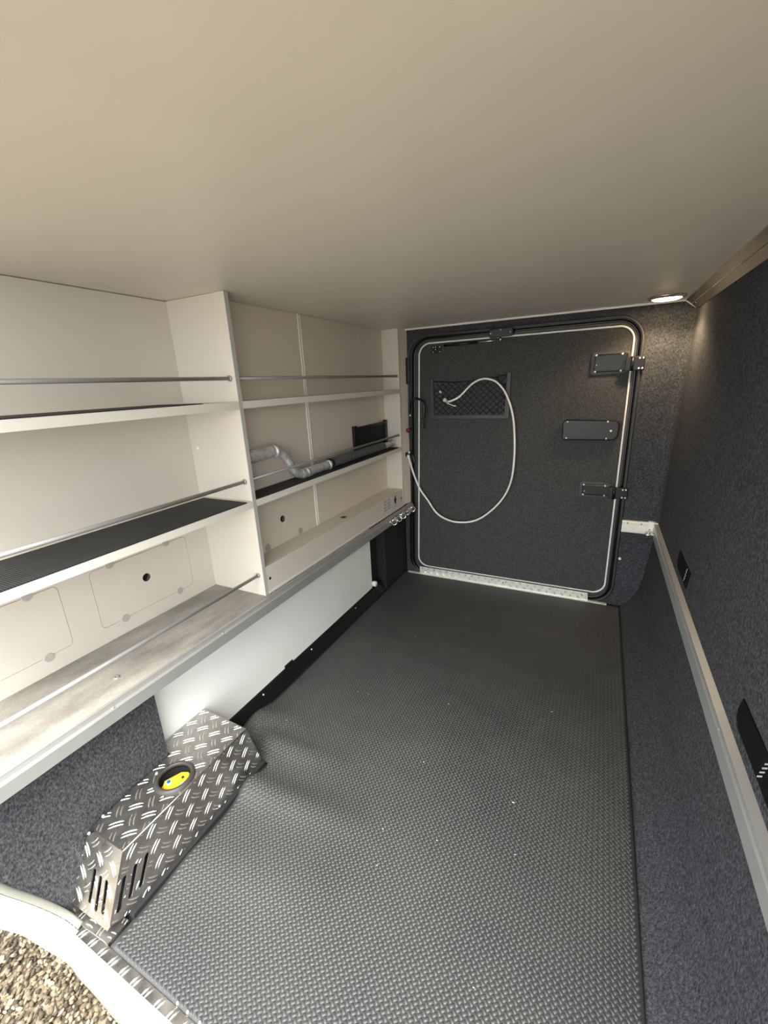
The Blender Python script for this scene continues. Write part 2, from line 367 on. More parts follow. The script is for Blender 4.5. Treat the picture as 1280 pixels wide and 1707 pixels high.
for a, b in zip(catmull(inner, 5), catmull(outer, 5)):
    r = [bm.verts.new(a + Vector((0, 0.003, -0.05))), bm.verts.new(a + Vector((0, 0, -0.002)))]
    dz = b.z - a.z
    for t, zt in ((0.30, 0.0), (0.60, 0.05), (0.80, 0.34), (1.0, 1.0)):
        r.append(bm.verts.new((a.x + (b.x - a.x) * t, a.y + (b.y - a.y) * t, a.z + dz * zt)))
    r.append(bm.verts.new(b + Vector((0, 0.012, 0)))); rows.append(r)
for A, B in zip(rows, rows[1:]):
    k = len(A)
    for i in range(k): bm.faces.new((A[i], A[(i + 1) % k], B[(i + 1) % k], B[i]))
bm.faces.new(rows[0]); bm.faces.new(rows[-1][::-1])
tag(obj('trim_3', bm, 'gel', smooth=True), 'glossy white rounded lower frame of the loading opening, above the gravel', 'trim', kind='structure')
# grey gasket along the inner edge of the frame, left of the sill
gp = [q + Vector((0.0, 0.008, 0.002)) for q in catmull([(-1.044, 0.105, 0.400), (-1.044, 0.140, 0.300), (-1.044, 0.1706, 0.206), (-1.044, 0.197, 0.140), (-1.042, 0.2225, 0.0735), (-1.030, 0.2445, 0.012), (-0.992, 0.249, 0.001)], 5)]
tag(obj('trim_4', tube(NB(), gp, 0.0075, 10), 'gasket', smooth=True), 'grey rubber gasket along the inner edge of the white frame', 'trim', kind='structure')

# ------------------------------------------------------------------ chequer plate helper
def treads(name, parent, origin, eu, ev, inside, pitch=0.0365, ln=0.0170, off=(0, 0), urange=(-0.5, 0.5), vrange=(-0.5, 0.5), rotd=0.0, hgt=0.0016, wid=0.0017, sp=0.0092):
    o = Vector(origin); eu = Vector(eu).normalized(); ev = Vector(ev).normalized(); en = eu.cross(ev).normalized()
    if en.dot(Vector((0, 0, 1.2)) - o) < 0: en = -en
    Vs, Fs = [], []; ns = 9
    ca, sa = math.cos(rotd), math.sin(rotd); N = int(1.6 / pitch)
    for i in range(-N, N):
        for j in range(-N, N):
            a, b = i * pitch + off[0], j * pitch + off[1]
            u0, v0 = a * ca - b * sa, a * sa + b * ca
            if not (urange[0] < u0 < urange[1] and vrange[0] < v0 < vrange[1]): continue
            ang = rotd + (0 if (i + j) % 2 == 0 else math.pi / 2); c, s = math.cos(ang), math.sin(ang)
            for sd in (-1, 1):
                cols = []
                for k in range(ns):
                    t = -1 + 2 * k / (ns - 1); x = t * ln; yb = sd * sp / 2 + 0.0022 * (1 - t * t) - 0.001; wd = wid * (1 - t * t) ** 0.5 + 0.0002
                    col, good = [], True
                    for yy, hz_ in ((yb - wd, -0.0003), (yb - wd * 0.35, hgt * (1 - t ** 4)), (yb + wd * 0.35, hgt * (1 - t ** 4)), (yb + wd, -0.0003)):
                        u, v = u0 + x * c - yy * s, v0 + x * s + yy * c
                        if not inside(u, v): good = False
                        col.append(o + eu * u + ev * v + en * hz_)
                    cols.append(col if good else None)
                for k in range(ns - 1):
                    if cols[k] is None or cols[k + 1] is None: continue
                    b0 = len(Vs); Vs += cols[k] + cols[k + 1]
                    for m in range(3): Fs.append((b0 + m, b0 + m + 1, b0 + m + 5, b0 + m + 4))
    if not Vs: return None
    me = fast_mesh(name, [tuple(v) for v in Vs], Fs); ob = link(name, me, 'tread', parent, smooth=True); ob['kind'] = 'stuff'; return ob
def inpoly(poly, holes=()):
    def t(pl, x, y):
        c = False; j = len(pl) - 1
        for i in range(len(pl)):
            (xi, yi), (xj, yj) = pl[i], pl[j]
            if (yi > y) != (yj > y) and x < (xj - xi) * (y - yi) / (yj - yi) + xi: c = not c
            j = i
        return c
    return lambda x, y: t(poly, x, y) and not any(t(h, x, y) for h in holes)

# sill strip + floor plate at the near edge
sp = thing('sill_plate', (-0.5, 0.25, 0), 'narrow aluminium chequer-plate sill strip between white frame and rubber mat', 'sill plate')
obj('strip', bx(-0.985, 0.30, 0.240, 0.2615, -0.002, 0.0035), 'checker', sp, bevel=0.0008)
def bar_row():
    bm = NB()
    for k in range(34):
        x = -0.97 + k * 0.0385
        for d in (-0.0045, 0.0045):
            tube(bm, [(x + d - 0.002, 0.2415, 0.0038), (x + d, 0.250, 0.0046), (x + d + 0.006, 0.2605, 0.0038)], [0.0010, 0.0018, 0.0010], 6)
    return bm
o_ = obj('raised_bars', bar_row(), 'tread', sp, smooth=True); o_['kind'] = 'stuff'
for x in (-0.665, -0.635, -0.60, -0.575): screw(sp, (x, 0.2655, 0.004), (0, 0, 1), 0.003, 0.004, name='rivet')
fp = thing('floor_plate', (-1.0, 0.27, 0), 'small aluminium chequer plate lying on the floor in front of the vented box', 'plate')
fpoly = [(-1.085, 0.252), (-0.895, 0.2625), (-0.893, 0.312), (-1.06, 0.305)]
plate('sheet', [fpoly], 'XY', -0.002, 0.0055, 'checker', fp)
treads('tread_pattern', fp, (0, 0, 0.0056), (1, 0, 0), (0, 1, 0), inpoly(fpoly), off=(0.01, 0.0), urange=(-1.2, -.8), vrange=(.2, .4), rotd=0.1, ln=0.012)

# ------------------------------------------------------------------ left lower side: carpet cladding, white panel, kick strip, black box
cl = obj('trim_5', prism(NB(), [(0.572, -0.003), (0.572, 0.4475), (0.102, 0.4475), (0.112, 0.400), (0.147, 0.300), (0.1775, 0.206), (0.204, 0.140), (0.2295, 0.0735), (0.252, 0.0), (0.252, -0.003)], YZ, -1.30, -1.042), 'carpet')
tag(cl, 'charcoal carpet cladding under the near counter, beside the vented box', 'trim', kind='structure')
wp = thing('removable_panel', (-1.095, 1.25, 0.05), 'smooth white removable panel below the left rail, with white corner knob', 'panel')
obj('sheet', bx(-1.112, -1.097, 0.574, 1.938, 0.045, 0.452), 'panel', wp, bevel=0.0015)
kb = obj('knob', lathe(NB(), (-1.097, 1.942, 0.092), (1, 0, 0), [(0.0001, 0.026), (0.013, 0.026), (0.016, 0.021), (0.016, 0.006), (0.012, 0.0), (0.0001, 0.0)], 20, False), 'white_pl', wp, smooth=True)
ks = thing('baseboard_left', (-1.08, 1.4, 0), 'black angled kick strip along the foot of the white panel', 'baseboard', kind='structure')
obj('angle', prism(NB(), [(-1.120, 0.0), (-1.066, 0.0), (-1.066, 0.008), (-1.090, 0.060), (-1.0945, 0.066), (-1.120, 0.066)], XZ, 0.70, 2.05), 'black', ks, bevel=0.0015)
for y in (1.00, 1.32, 1.72): screw(ks, (-1.0865, y, 0.0505), (0.9, 0, 0.42), 0.0042, 0.003)
obj('clip', bx(-1.096, -1.090, 1.145, 1.195, 0.055, 0.079), 'black', ks, bevel=0.001)
bb = NB(); box(bb, -1.30, -1.060, 2.05, 2.37, -0.003, 0.452)
tag(obj('trim_6', bb, 'black_matt', bevel=0.003), 'black boxed pillar in the corner between white panel and hatch', 'trim', kind='structure')
bb = NB(); box(bb, -1.30, -1.118, 1.90, 2.06, -0.003, 0.452)
tag(obj('trim_7', bb, 'black_matt'), 'dark recess lining between white panel and black pillar', 'trim', kind='structure')
tag(obj('trim_8', bx(-1.30, -1.125, 0.56, 1.95, -0.003, 0.452), 'black_matt'), 'dark backing behind the white removable panel', 'trim', kind='structure')

# ------------------------------------------------------------------ vented chequer-plate box
vb = thing('chequer_plate_box', (-0.98, 0.54, 0), 'angular aluminium chequer-plate cover box with vent slots and round cup hole', 'cover box')
hole = (-0.957, 0.527)
top_poly = [(-0.900, 0.343), (-0.900, 0.738), (-1.0945, 0.745), (-1.0945, 0.576), (-1.040, 0.576), (-1.028, 0.359), (-1.012, 0.343)]
tp = plate('top_panel', [top_poly, circ(*hole, 0.041, 28)], 'XY', 0.1855, 0.188, 'checker', vb)
treads('tread_pattern', tp, (0, 0, 0.1881), (1, 0, 0), (0, 1, 0), inpoly(top_poly, [circ(*hole, 0.052)]), off=(0.012, 0.008), urange=(-1.15, -.85), vrange=(.3, .8), rotd=math.pi / 4)
slits = [[(0.302, 0.052), (0.331, 0.117)], [(0.331, 0.056), (0.359, 0.118)], [(0.358, 0.054), (0.388, 0.116)]]
def slot(a, b, wd, n=5):
    a, b = Vector(a), Vector(b); d = (b - a).normalized(); nrm = Vector((-d.y, d.x)); out = []
    a0 = math.atan2(nrm.y, nrm.x)
    for k in range(n + 1): t = a0 + math.pi * k / n; out.append(tuple(a + Vector((math.cos(t), math.sin(t))) * wd))
    for k in range(n + 1): t = a0 + math.pi + math.pi * k / n; out.append(tuple(b + Vector((math.cos(t), math.sin(t))) * wd))
    return out
front_poly = [(0.343, 0.188), (0.738, 0.188), (0.778, 0.036), (0.772, 0.020), (0.322, 0.012), (0.276, 0.034)]
fs = [slot(a, b, 0.0054) for a, b in slits]
fr = plate('front_panel', [front_poly] + fs, 'YZ', -0.9025, -0.900, 'checker', vb)
treads('tread_pattern', fr, (-0.8999, 0, 0), (0, 1, 0), (0, 0, 1), inpoly(front_poly, fs), off=(0.006, 0.010), urange=(.2, .8), vrange=(0, .2), rotd=math.pi / 4)
# near end panel, leaning outward at its foot
P0 = Vector((-0.900, 0.343, 0.188)); eu = Vector((-1, 0, 0)); ev = (Vector((-0.900, 0.276, 0.034)) - P0).normalized()
def uv(q): d = Vector(q) - P0; return (d.dot(eu), d.dot(ev))
end_poly = [uv((-0.900, 0.343, 0.188)), uv((-1.010, 0.343, 0.188)), uv((-1.034, 0.333, 0.168)), uv((-1.058, 0.271, 0.022)), uv((-0.905, 0.272, 0.026)), uv((-0.899, 0.2765, 0.035))]
es = [slot(uv(a), uv(b), 0.0054) for a, b in (((-0.983, 0.283, 0.054), (-0.983, 0.311, 0.115)), ((-0.956, 0.281, 0.048), (-0.958, 0.309, 0.110)), ((-0.931, 0.283, 0.053), (-0.935, 0.309, 0.111)))]
en = eu.cross(ev).normalized()
Mx = Matrix(((eu.x, ev.x, en.x, P0.x), (eu.y, ev.y, en.y, P0.y), (eu.z, ev.z, en.z, P0.z), (0, 0, 0, 1)))
ep = plate('end_panel', [end_poly] + es, Mx, -0.0012, 0.0012, 'checker', vb)
outn = en if en.y < 0 else -en
treads('tread_pattern', ep, P0 + outn * 0.0013, eu, ev, inpoly(end_poly, es), off=(0.012, 0.018), urange=(0, .2), vrange=(0, .2), rotd=math.pi / 4)
# far end panel
bm = NB(); vs = [bm.verts.new(q) for q in ((-0.900, 0.738, 0.188), (-1.0945, 0.745, 0.188), (-1.0945, 0.79, 0.01), (-0.901, 0.778, 0.02))]; f = bm.faces.new(vs)
ex = bmesh.ops.extrude_face_region(bm, geom=[f]); bmesh.ops.translate(bm, vec=(0, 0.002, 0.0005), verts=[v for v in ex['geom'] if isinstance(v, bmesh.types.BMVert)])
obj('far_panel', bm, 'checker', vb)
obj('folded_edge', tube(NB(), [(-0.9012, 0.343, 0.1868), (-0.9012, 0.738, 0.1868)], 0.0022, 10), 'checker', vb, smooth=True)
# black foot edging
bm = NB(); vs = []
for y, z in ((0.318, 0.0), (0.776, 0.0), (0.782, 0.022), (0.772, 0.024), (0.322, 0.016)): vs.append((y, z))
prism(bm, vs, YZ, -0.905, -0.886); obj('foot_edging', bm, 'black_matt', vb)
for q, ax in (((-1.030, 0.338, 0.176), outn), ((-1.050, 0.2765, 0.036), outn), ((-1.030, 0.375, 0.188), (0, 0, 1)), ((-1.017, 0.515, 0.188), (0, 0, 1)), ((-0.8998, 0.372, 0.022), (1, 0, 0)), ((-0.8998, 0.60, 0.030), (1, 0, 0))):
    screw(vb, q, ax, 0.0038, 0.003, name='rivet')
rg = lathe(NB(), (*hole, 0.188), (0, 0, 1), [(0.040, -0.006), (0.040, 0.006), (0.043, 0.0085), (0.048, 0.008), (0.0525, 0.003), (0.0525, -0.001)], 36)
obj('hole_grommet', rg, 'dark_rubber', vb, smooth=True)
cup = lathe(NB(), (*hole, 0.188), (0, 0, 1), [(0.0405, -0.002), (0.0405, -0.10), (0.0001, -0.10)], 32, False)
obj('cup', cup, 'hole', vb, smooth=True)
# yellow switch inside the cup
ys = thing('yellow_switch', (hole[0] + .008, hole[1], 0.09), 'yellow plastic switch with blue button inside the round cup hole', 'switch')
ypoly = [(-0.983, 0.512), (-0.972, 0.498), (-0.955, 0.4905), (-0.928, 0.506), (-0.9205, 0.531), (-0.927, 0.554), (-0.946, 0.561), (-0.964, 0.552)]
yo = plate('body', [ypoly], 'XY', 0.10, 0.180, 'yellow', ys, bev=0.002)
obj('orange_tip', bx(-0.980, -0.966, 0.497, 0.508, 0.11, 0.174), 'orange', ys, bevel=0.003)
obj('button_ring', disc(NB(), (-0.9655, 0.513, 0.178), (0, 0, 1), 0.0072, 0.005, 20), 'white_pl', ys)
obj('blue_button', disc(NB(), (-0.9655, 0.513, 0.182), (0, 0, 1), 0.0048, 0.0035, 20), 'blue', ys)
obj('screw', disc(NB(), (-0.9445, 0.541, 0.179), (0, 0, 1), 0.0035, 0.003, 12), 'ink', ys)
lb = NB(); box(lb, -0.9335, -0.9285, 0.514, 0.536, 0.1795, 0.1805); obj('label_strip', lb, 'paper', ys)
for y in (0.517, 0.529): obj('label_print', bx(-0.933, -0.929, y, y + 0.006, 0.1805, 0.1810), 'inkgrey', ys)

# ------------------------------------------------------------------ lashing rails
rl_prof = [(-1.0205, 0.479), (-1.0085, 0.479), (-1.0065, 0.470), (-1.0015, 0.4685), (-0.9990, 0.466), (-0.9990, 0.4325), (-1.012, 0.4325), (-1.0205, 0.4325)]
lr = thing('lashing_rail', (-1.02, 1.28, 0.43), 'long grey aluminium lashing rail along the front of the left counter', 'rail')
obj('profile', prism(NB(), rl_prof, XZ, 0.14, 2.35), 'alu', lr)
obj('groove_lip', bx(-1.0115, -1.0085, 0.14, 2.35, 0.4785, 0.4815), 'alu', lr)
for y in (0.45, 0.80, 1.5, 1.9): screw(lr, (-1.0045, y, 0.469), (0.3, 0, 1), 0.0045, 0.002, 'rod')
# five eye rings crowded at the far end
RG = [(2.020, 0.10), (2.085, 0.9), (2.145, 0.3), (2.205, -0.5), (2.285, 0.05)]
pos = ['nearest', 'second', 'middle', 'fourth', 'farthest']
def eye_ring(c, ang, label, group, out=(1, 0, 0)):
    c = Vector(c); o_ = Vector(out); t = thing('lashing_eye', tuple(c), label, 'lashing eye', group)
    rr = 0.0155; cc = c + o_ * (rr + 0.005); pts = []
    a = o_; b = Vector((0, math.cos(ang), math.sin(ang))) if abs(out[0]) > 0.5 else Vector((math.cos(ang), 0, math.sin(ang)))
    for k in range(22): th = 2 * math.pi * k / 22; pts.append(cc + (a * math.cos(th) + b * math.sin(th)) * rr)
    obj('ring', tube(NB(), pts, 0.0042, 8, True), 'chrome', t, smooth=True)
    obj('stud', lathe(NB(), c - o_ * 0.004, out, [(0.0001, 0), (0.013, 0), (0.013, 0.005), (0.008, 0.007), (0.006, 0.010), (0.0001, 0.010)], 16, False), 'chrome', t, smooth=True)
for (y, a), nme in zip(RG, pos):
    eye_ring((-0.9985, y, 0.455), math.pi / 2 * (0.55 + a * 0.5), f'chrome lashing eye on the left rail, {nme} of the row of five', 'lashing eyes on the left rail')
rr_prof = [(0.283, 0.4215), (0.283, 0.462), (0.2865, 0.466), (0.2865, 0.470), (0.284, 0.473), (0.284, 0.4835), (0.3025, 0.4865), (0.302, 0.4195), (0.290, 0.4195)]
rr = thing('lashing_rail', (0.29, 1.28, 0.42), 'long grey aluminium lashing rail along the carpeted right wall', 'rail')
obj('profile', prism(NB(), rr_prof, XZ, 0.24, 2.335), 'alu', rr)
for y in (0.55, 0.95, 1.4, 1.9): screw(rr, (0.2856, y, 0.468), (-1, 0, 0.2), 0.004, 0.002, 'rod')
er = thing('short_rail', (0.215, 2.35, 0.42), 'short pale aluminium lashing rail stub beside the hatch on the end wall', 'rail')
obj('profile', prism(NB(), [(2.361, 0.4835), (2.343, 0.4835), (2.340, 0.480), (2.340, 0.466), (2.3435, 0.464), (2.3435, 0.460), (2.340, 0.458), (2.340, 0.426), (2.343, 0.4225), (2.361, 0.4225)], lambda u, v, h: (h, u, v), 0.148, 0.262), 'alu_bright', er)
ec = NB(); box(ec, 0.262, 0.287, 2.335, 2.358, 0.418, 0.490); obj('end_cap', ec, 'alu_bright', er, bevel=0.0015)
obj('corner_lip', prism(NB(), [(0.2825, 0.4835), (0.3035, 0.4855), (0.3035, 0.4905), (0.2825, 0.4885)], XZ, 2.325, 2.352), 'alu_bright', er)
for x in (0.172, 0.232): screw(er, (x, 2.3395, 0.473), (0, -1, 0), 0.004, 0.002, 'rod')
screw(er, (0.268, 2.3345, 0.450), (0, -1, 0), 0.004, 0.002, 'rod')
eye_ring((0.2825, 2.305, 0.437), 0.05, 'chrome lashing eye at the corner end of the right rail', 'lashing eye on the right rail', (-1, 0, 0))

# ------------------------------------------------------------------ near shelf unit
XF = -1.030
su = thing('shelf_unit', (-1.16, 0.62, 0.479), 'white open shelf unit with two shelves and concrete-look counter, nearest the opening', 'shelf unit')
h1 = rrect(0.20, 0.525, 0.529, 0.714, 0.014, 4); h2 = rrect(0.607, 0.937, 0.527, 0.714, 0.014, 4)
plate('back_panel', [[(0.14, 0.46), (1.032, 0.46), (1.032, ZC - 0.002), (0.14, ZC - 0.002)], h1, h2], 'YZ', XB - 0.016, XB, 'white', su)
obj('backing', bx(XB - 0.022, XB - 0.0165, 0.16, 1.03, 0.49, 0.75), 'backp', su)
def hatch(y0, y1, z0, z1, holes, caps):
    g = 0.0011
    hp = plate('hatch_cover', [rrect(y0 + g, y1 - g, z0 + g, z1 - g, 0.013, 4)] + holes, 'YZ', XB - 0.014, XB + 0.0004, 'white', su)
    for y, z in caps: obj('turn_cap', disc(NB(), (XB - 0.001, y, z), (1, 0, 0), 0.0125, 0.0035, 22, 0.0118), 'cap', hp)
    return hp
hatch(0.20, 0.525, 0.529, 0.714, [], [(0.461, 0.526), (0.27, 0.526), (0.455, 0.714), (0.27, 0.714)])
hp = hatch(0.607, 0.937, 0.527, 0.714, [circ(0.771, 0.627, 0.0135)], [(0.678, 0.527), (0.878, 0.526), (0.669, 0.714), (0.861, 0.715)])
obj('hole_liner', lathe(NB(), (XB, 0.771, 0.627), (1, 0, 0), [(0.0134, 0.0005), (0.0134, -0.013), (0.0001, -0.013)], 20, False), 'hole', hp)
obj('counter', bx(XB - 0.002, -1.0208, 0.14, 1.0462, 0.452, 0.479), 'counter', su)
scw = screw(su, (-1.096, 0.519, 0.479), (0, 0, 1), 0.009, 0.0025, 'rod')
sp_ = obj('side_panel', bx(XB, XF - 0.0015, 1.0315, 1.0465, 0.479, ZC - 0.001), 'white', su)
obj('edge_band', bx(XF - 0.0015, XF, 1.0310, 1.0470, 0.479, ZC - 0.001), 'greyband', sp_)
obj('cover_cap', disc(NB(), (-1.254, 1.0316, 1.013), (0, -1, 0), 0.006, 0.0012, 16), 'white_pl', sp_)
for z0, z1 in ((1.142, 1.166), (0.815, 0.837)):
    sh = obj('shelf', bx(XB, XF - 0.001, 0.15, 1.0315, z0, z1), 'white', su)
    obj('edge_band', bx(XF - 0.001, XF, 0.15, 1.0312, z0, z1), 'edge', sh)
def rod(parent, x, z, y0, y1, socks):
    r = obj('guard_rod', tube(NB(), [(x, y0, z), (x, y1, z)], 0.0058, 14), 'rod', parent, smooth=True)
    for y, s in socks: obj('socket', lathe(NB(), (x, y, z), (0, s, 0), [(0.0001, 0.006), (0.007, 0.006), (0.0095, 0.0035), (0.0095, 0), (0.0001, 0)], 16, False), 'rod', r, smooth=True)
for z in (1.237, 0.904, 0.557): rod(su, -1.054, z, 0.16, 1.031, [(1.0315, -1)])
tag(obj('shelf_liner', bx(-1.238, -1.0325, 0.17, 1.006, 0.8372, 0.8405), 'liner'), 'black ribbed anti-slip mat on the middle shelf nearest the opening', 'shelf mat')
tag(obj('shelf_liner', bx(-1.238, -1.040, 0.17, 0.90, 1.1662, 1.1685), 'liner'), 'thin dark mat on the upper shelf nearest the opening', 'shelf mat')
# ------------------------------------------------------------------ far shelf unit
XB2 = -1.130
fu = thing('shelf_unit', (-1.08, 1.66, 0.479), 'shallow white shelf unit between the tall divider and the hatch, holding pipes', 'shelf unit')
hh_ = rrect(1.12, 1.46, 0.592, 0.77, 0.014, 4)
ys_ = 1.519
plate('back_panel', [[(1.0465, 0.50), (ys_, 0.50), (ys_, ZC - 0.001), (1.0465, ZC - 0.001)], circ(1.282, 0.687, 0.0145)], 'YZ', XB2 - 0.014, XB2, 'backp', fu)
obj('hole_liner', lathe(NB(), (XB2, 1.282, 0.687), (1, 0, 0), [(0.0144, -0.001), (0.0144, -0.013), (0.0001, -0.013)], 20, False), 'hole', fu)
obj('back_panel', bx(XB2 - 0.014, XB2, ys_, 2.270, 0.50, ZC - 0.001), 'backp', fu)
obj('joint_strip', prism(NB(), [(XB2 - 0.001, ys_ - 0.010), (XB2 + 0.004, ys_ - 0.009), (XB2 + 0.004, ys_ - 0.003), (XB2 + 0.0015, ys_ - 0.002), (XB2 + 0.0015, ys_ + 0.002), (XB2 + 0.004, ys_ + 0.003), (XB2 + 0.004, ys_ + 0.010), (XB2 - 0.001, ys_ + 0.011)], XY, 0.585, ZC - 0.001), 'edge', fu)
for y, z in ((1.386, 0.601), (1.177, 0.600)): obj('turn_cap', disc(NB(), (XB2 - 0.001, y, z), (1, 0, 0), 0.0150, 0.003, 22, 0.014), 'cap', fu)
for y, z in ((1.66, 1.43), (1.69, 1.43), (1.99, 1.435)): obj('cover_cap', disc(NB(), (XB2 - 0.001, y, z), (1, 0, 0), 0.006, 0.0022, 14), 'edge', fu)
for z0, z1 in ((1.143, 1.166), (0.815, 0.838)):
    sh = obj('shelf', bx(XB2, XF - 0.001, 1.0468, 2.262, z0, z1), 'white', fu)
    obj('edge_band', bx(XF - 0.001, XF, 1.0468, 2.262, z0, z1), 'edge', sh)
for z in (1.237, 0.908): rod(fu, -1.046, z, 1.047, 2.262, [(1.0468, 1), (2.262, -1)])
fb = obj('lower_box', bx(XB2, XF - 0.001, 1.0475, 2.262, 0.479, 0.585), 'white', fu, bevel=0.001)
obj('front_strip', bx(XF - 0.001, XF + 0.0015, 1.049, 2.262, 0.479, 0.489), 'edge', fb)
obj('hole_ring', lathe(NB(), (-1.075, 1.655, 0.585), (0, 0, 1), [(0.014, 0), (0.014, 0.0015), (0.020, 0.0015), (0.021, 0)], 24), 'cap', fb)
obj('hole_dark', disc(NB(), (-1.075, 1.655, 0.5848), (0, 0, 1), 0.014, 0.0006, 20), 'hole', fb)
for y in (1.335, 1.515, 1.98): screw(fb, (-1.062, y, 0.585), (0, 0, 1), 0.0045, 0.001, 'cap')
for y in (1.064, 2.235): obj('plug_hole', disc(NB(), (XF - 0.0012, y, 0.535), (1, 0, 0), 0.0055, 0.0008, 16), 'hole', fb)
ep_ = obj('end_panel', bx(XB2 - 0.014, XF - 0.001, 2.262, 2.280, 0.479, ZC - 0.001), 'white', fu)
obj('edge_band', bx(XF - 0.001, XF, 2.2615, 2.2805, 0.479, ZC - 0.001), 'edge', ep_)
for z in (1.42, 1.05, 0.69): obj('cover_cap', disc(NB(), (-1.106, 2.2621, z), (0, -1, 0), 0.0095, 0.0008, 16), 'white', ep_)
obj('filler_panel', prism(NB(), [(-1.045, 2.2805), (XF - 0.001, 2.2805), (-1.016, 2.352), (-1.045, 2.352)], XY, 0.482, ZC - 0.001), 'backp', fu)
tag(obj('shelf_liner', bx(-1.122, -1.0315, 1.050, 2.225, 0.8382, 0.8415), 'liner'), 'black ribbed mat on the lower shelf under the pipes', 'shelf mat')
# info sticker on the box front
st = thing('info_sticker', (XF, 2.09, 0.5), 'pale instruction sticker with black pictogram at the end of the lower box', 'sticker')
obj('sheet', bx(XF - 0.0009, XF - 0.0002, 1.99, 2.205, 0.498, 0.582), 'paper', st)
obj('frame', bx(XF - 0.0002, XF + 0.0004, 2.105, 2.190, 0.506, 0.578), 'paper', st)
pic = NB()
prism(pic, circ(2.150, 0.566, 0.007, 12), YZ, XF + 0.0004, XF + 0.0008)
prism(pic, [(2.138, 0.558), (2.162, 0.558), (2.166, 0.540), (2.158, 0.540), (2.160, 0.524), (2.140, 0.524), (2.142, 0.540), (2.134, 0.540)], YZ, XF + 0.0004, XF + 0.0008)
obj('pictogram', pic, 'ink', st)
obj('rule', bx(XF + 0.0004, XF + 0.0008, 2.110, 2.185, 0.510, 0.5125), 'inkgrey', st)
for k in range(4):
    for j in range(2): obj('text_block', bx(XF - 0.0002, XF + 0.0003, 2.002 + j * 0.048, 2.040 + j * 0.046, 0.565 - k * 0.017, 0.572 - k * 0.017), 'inkgrey', st)
# ------------------------------------------------------------------ things on the far shelf
fp1 = catmull([(-1.092, 1.05, 0.972), (-1.090, 1.16, 0.975), (-1.088, 1.245, 0.974), (-1.084, 1.285, 0.945), (-1.078, 1.315, 0.895), (-1.075, 1.345, 0.865), (-1.075, 1.395, 0.859), (-1.076, 1.48, 0.861), (-1.078, 1.565, 0.861)], 10)
rad = []
for k, q_ in enumerate(fp1):
    y = q_.y; r = 0.023 if y < 1.225 else (0.0165 if y < 1.36 else 0.0195)
    rad.append(r * (1 + 0.05 * math.sin(k * 2.1) + 0.04 * math.sin(k * 0.9 + 1)))
pp = thing('insulated_pipe', (-1.08, 1.3, 0.8415), 'crinkled silver foil wrapped pipe with two bends on the lower far shelf', 'pipe')
obj('foil_sleeve', tube(NB(), fp1, rad, 16), 'foil', pp, smooth=True)
for y, z, d, r in ((1.235, 0.974, (0, 1, 0.0), 0.026), (1.40, 0.859, (0, 1, 0), 0.0215), (1.565, 0.861, (0, 1, 0), 0.0225)):
    obj('tape_band', tube(NB(), [(-1.088 if y < 1.3 else -1.0755, y - 0.009, z), (-1.088 if y < 1.3 else -1.0755, y, z + 0.001), (-1.088 if y < 1.3 else -1.0755, y + 0.009, z)], [r * 0.92, r, r * 0.9], 14), 'foil', pp, smooth=True)
fl = NB(); prism(fl, [(1.285, 0.950), (1.312, 0.966), (1.309, 0.948), (1.322, 0.944), (1.296, 0.930)], YZ, -1.082, -1.077); obj('loose_foil', fl, 'foil', pp)
gh = thing('corrugated_hose', (-1.08, 1.9, 0.8415), 'dark grey corrugated hose lying on the lower far shelf', 'hose')
pts, rs = [], []
for k in range(140):
    t = k / 139; pts.append((-1.079, 1.585 + t * 0.53, 0.8648)); rs.append(0.0215 + 0.0012 * math.sin(k * 1.55))
obj('corrugated_sleeve', tube(NB(), pts, rs, 16), 'greyhose', gh, smooth=True)
obj('collar', tube(NB(), [(-1.079, 1.577, 0.8648), (-1.079, 1.592, 0.8648)], 0.0232, 16), 'black', gh, smooth=True)
obj('foil_end', tube(NB(), [(-1.079, 2.105, 0.862), (-1.079, 2.235, 0.862)], [0.0185, 0.0165], 16), 'foil', gh, smooth=True)
obj('end_flange', tube(NB(), [(-1.079, 2.228, 0.862), (-1.079, 2.236, 0.862)], 0.020, 16), 'foil', gh, smooth=True)
fr_ = thing('framed_panel', (-1.122, 2.06, 0.8415), 'small black framed panel leaning at the back of the lower far shelf', 'panel')
obj('sheet', bx(-1.1275, -1.1235, 1.90, 2.245, 0.842, 0.985), 'black_matt', fr_)
for y0, y1 in ((1.878, 1.910), (2.232, 2.258)): obj('side_post', bx(-1.1295, -1.114, y0, y1, 0.842, 0.998), 'black', fr_, bevel=0.002)
obj('top_rail', bx(-1.1295, -1.116, 1.910, 2.232, 0.977, 0.990), 'black', fr_, bevel=0.002)

# ------------------------------------------------------------------ hatch door on the far wall
def warp(c):
    k = max(0.0, min(1.0, (0.12 - c.x) / 1.08)); return Vector((c.x - 0.033 * k * (1.40 - c.z) / 1.36 + 0.012 * k, c.y, c.z))
def wq(x, z, y=0.0): return warp(Vector((x, y, z)))
d1 = thing('door_1', (-0.43, 2.40, 0), 'charcoal carpeted loading hatch with white seal line in the end wall', 'door', kind='structure')
D0 = 2.378
plate('door_leaf', [rrect(-0.962, 0.104, 0.046, 1.404, 0.065, 8)], 'XZ', D0, D0 + 0.03, 'carpet_door', d1, warp=warp)
seal = [wq(x, z, D0 - 0.004) for x, z in rrect(-0.962, 0.106, 0.047, 1.404, 0.065, 10)]
obj('white_seal', tube(NB(), seal, 0.0045, 8, True), 'seal', d1, smooth=True)
plate('inner_frame', [rrect(-1.000, 0.128, 0.012, 1.430, 0.095, 8), rrect(-0.966, 0.109, 0.043, 1.408, 0.068, 8)], 'XZ', D0 - 0.006, D0 + 0.02, 'dark_rubber', d1, bev=0.004, warp=warp)
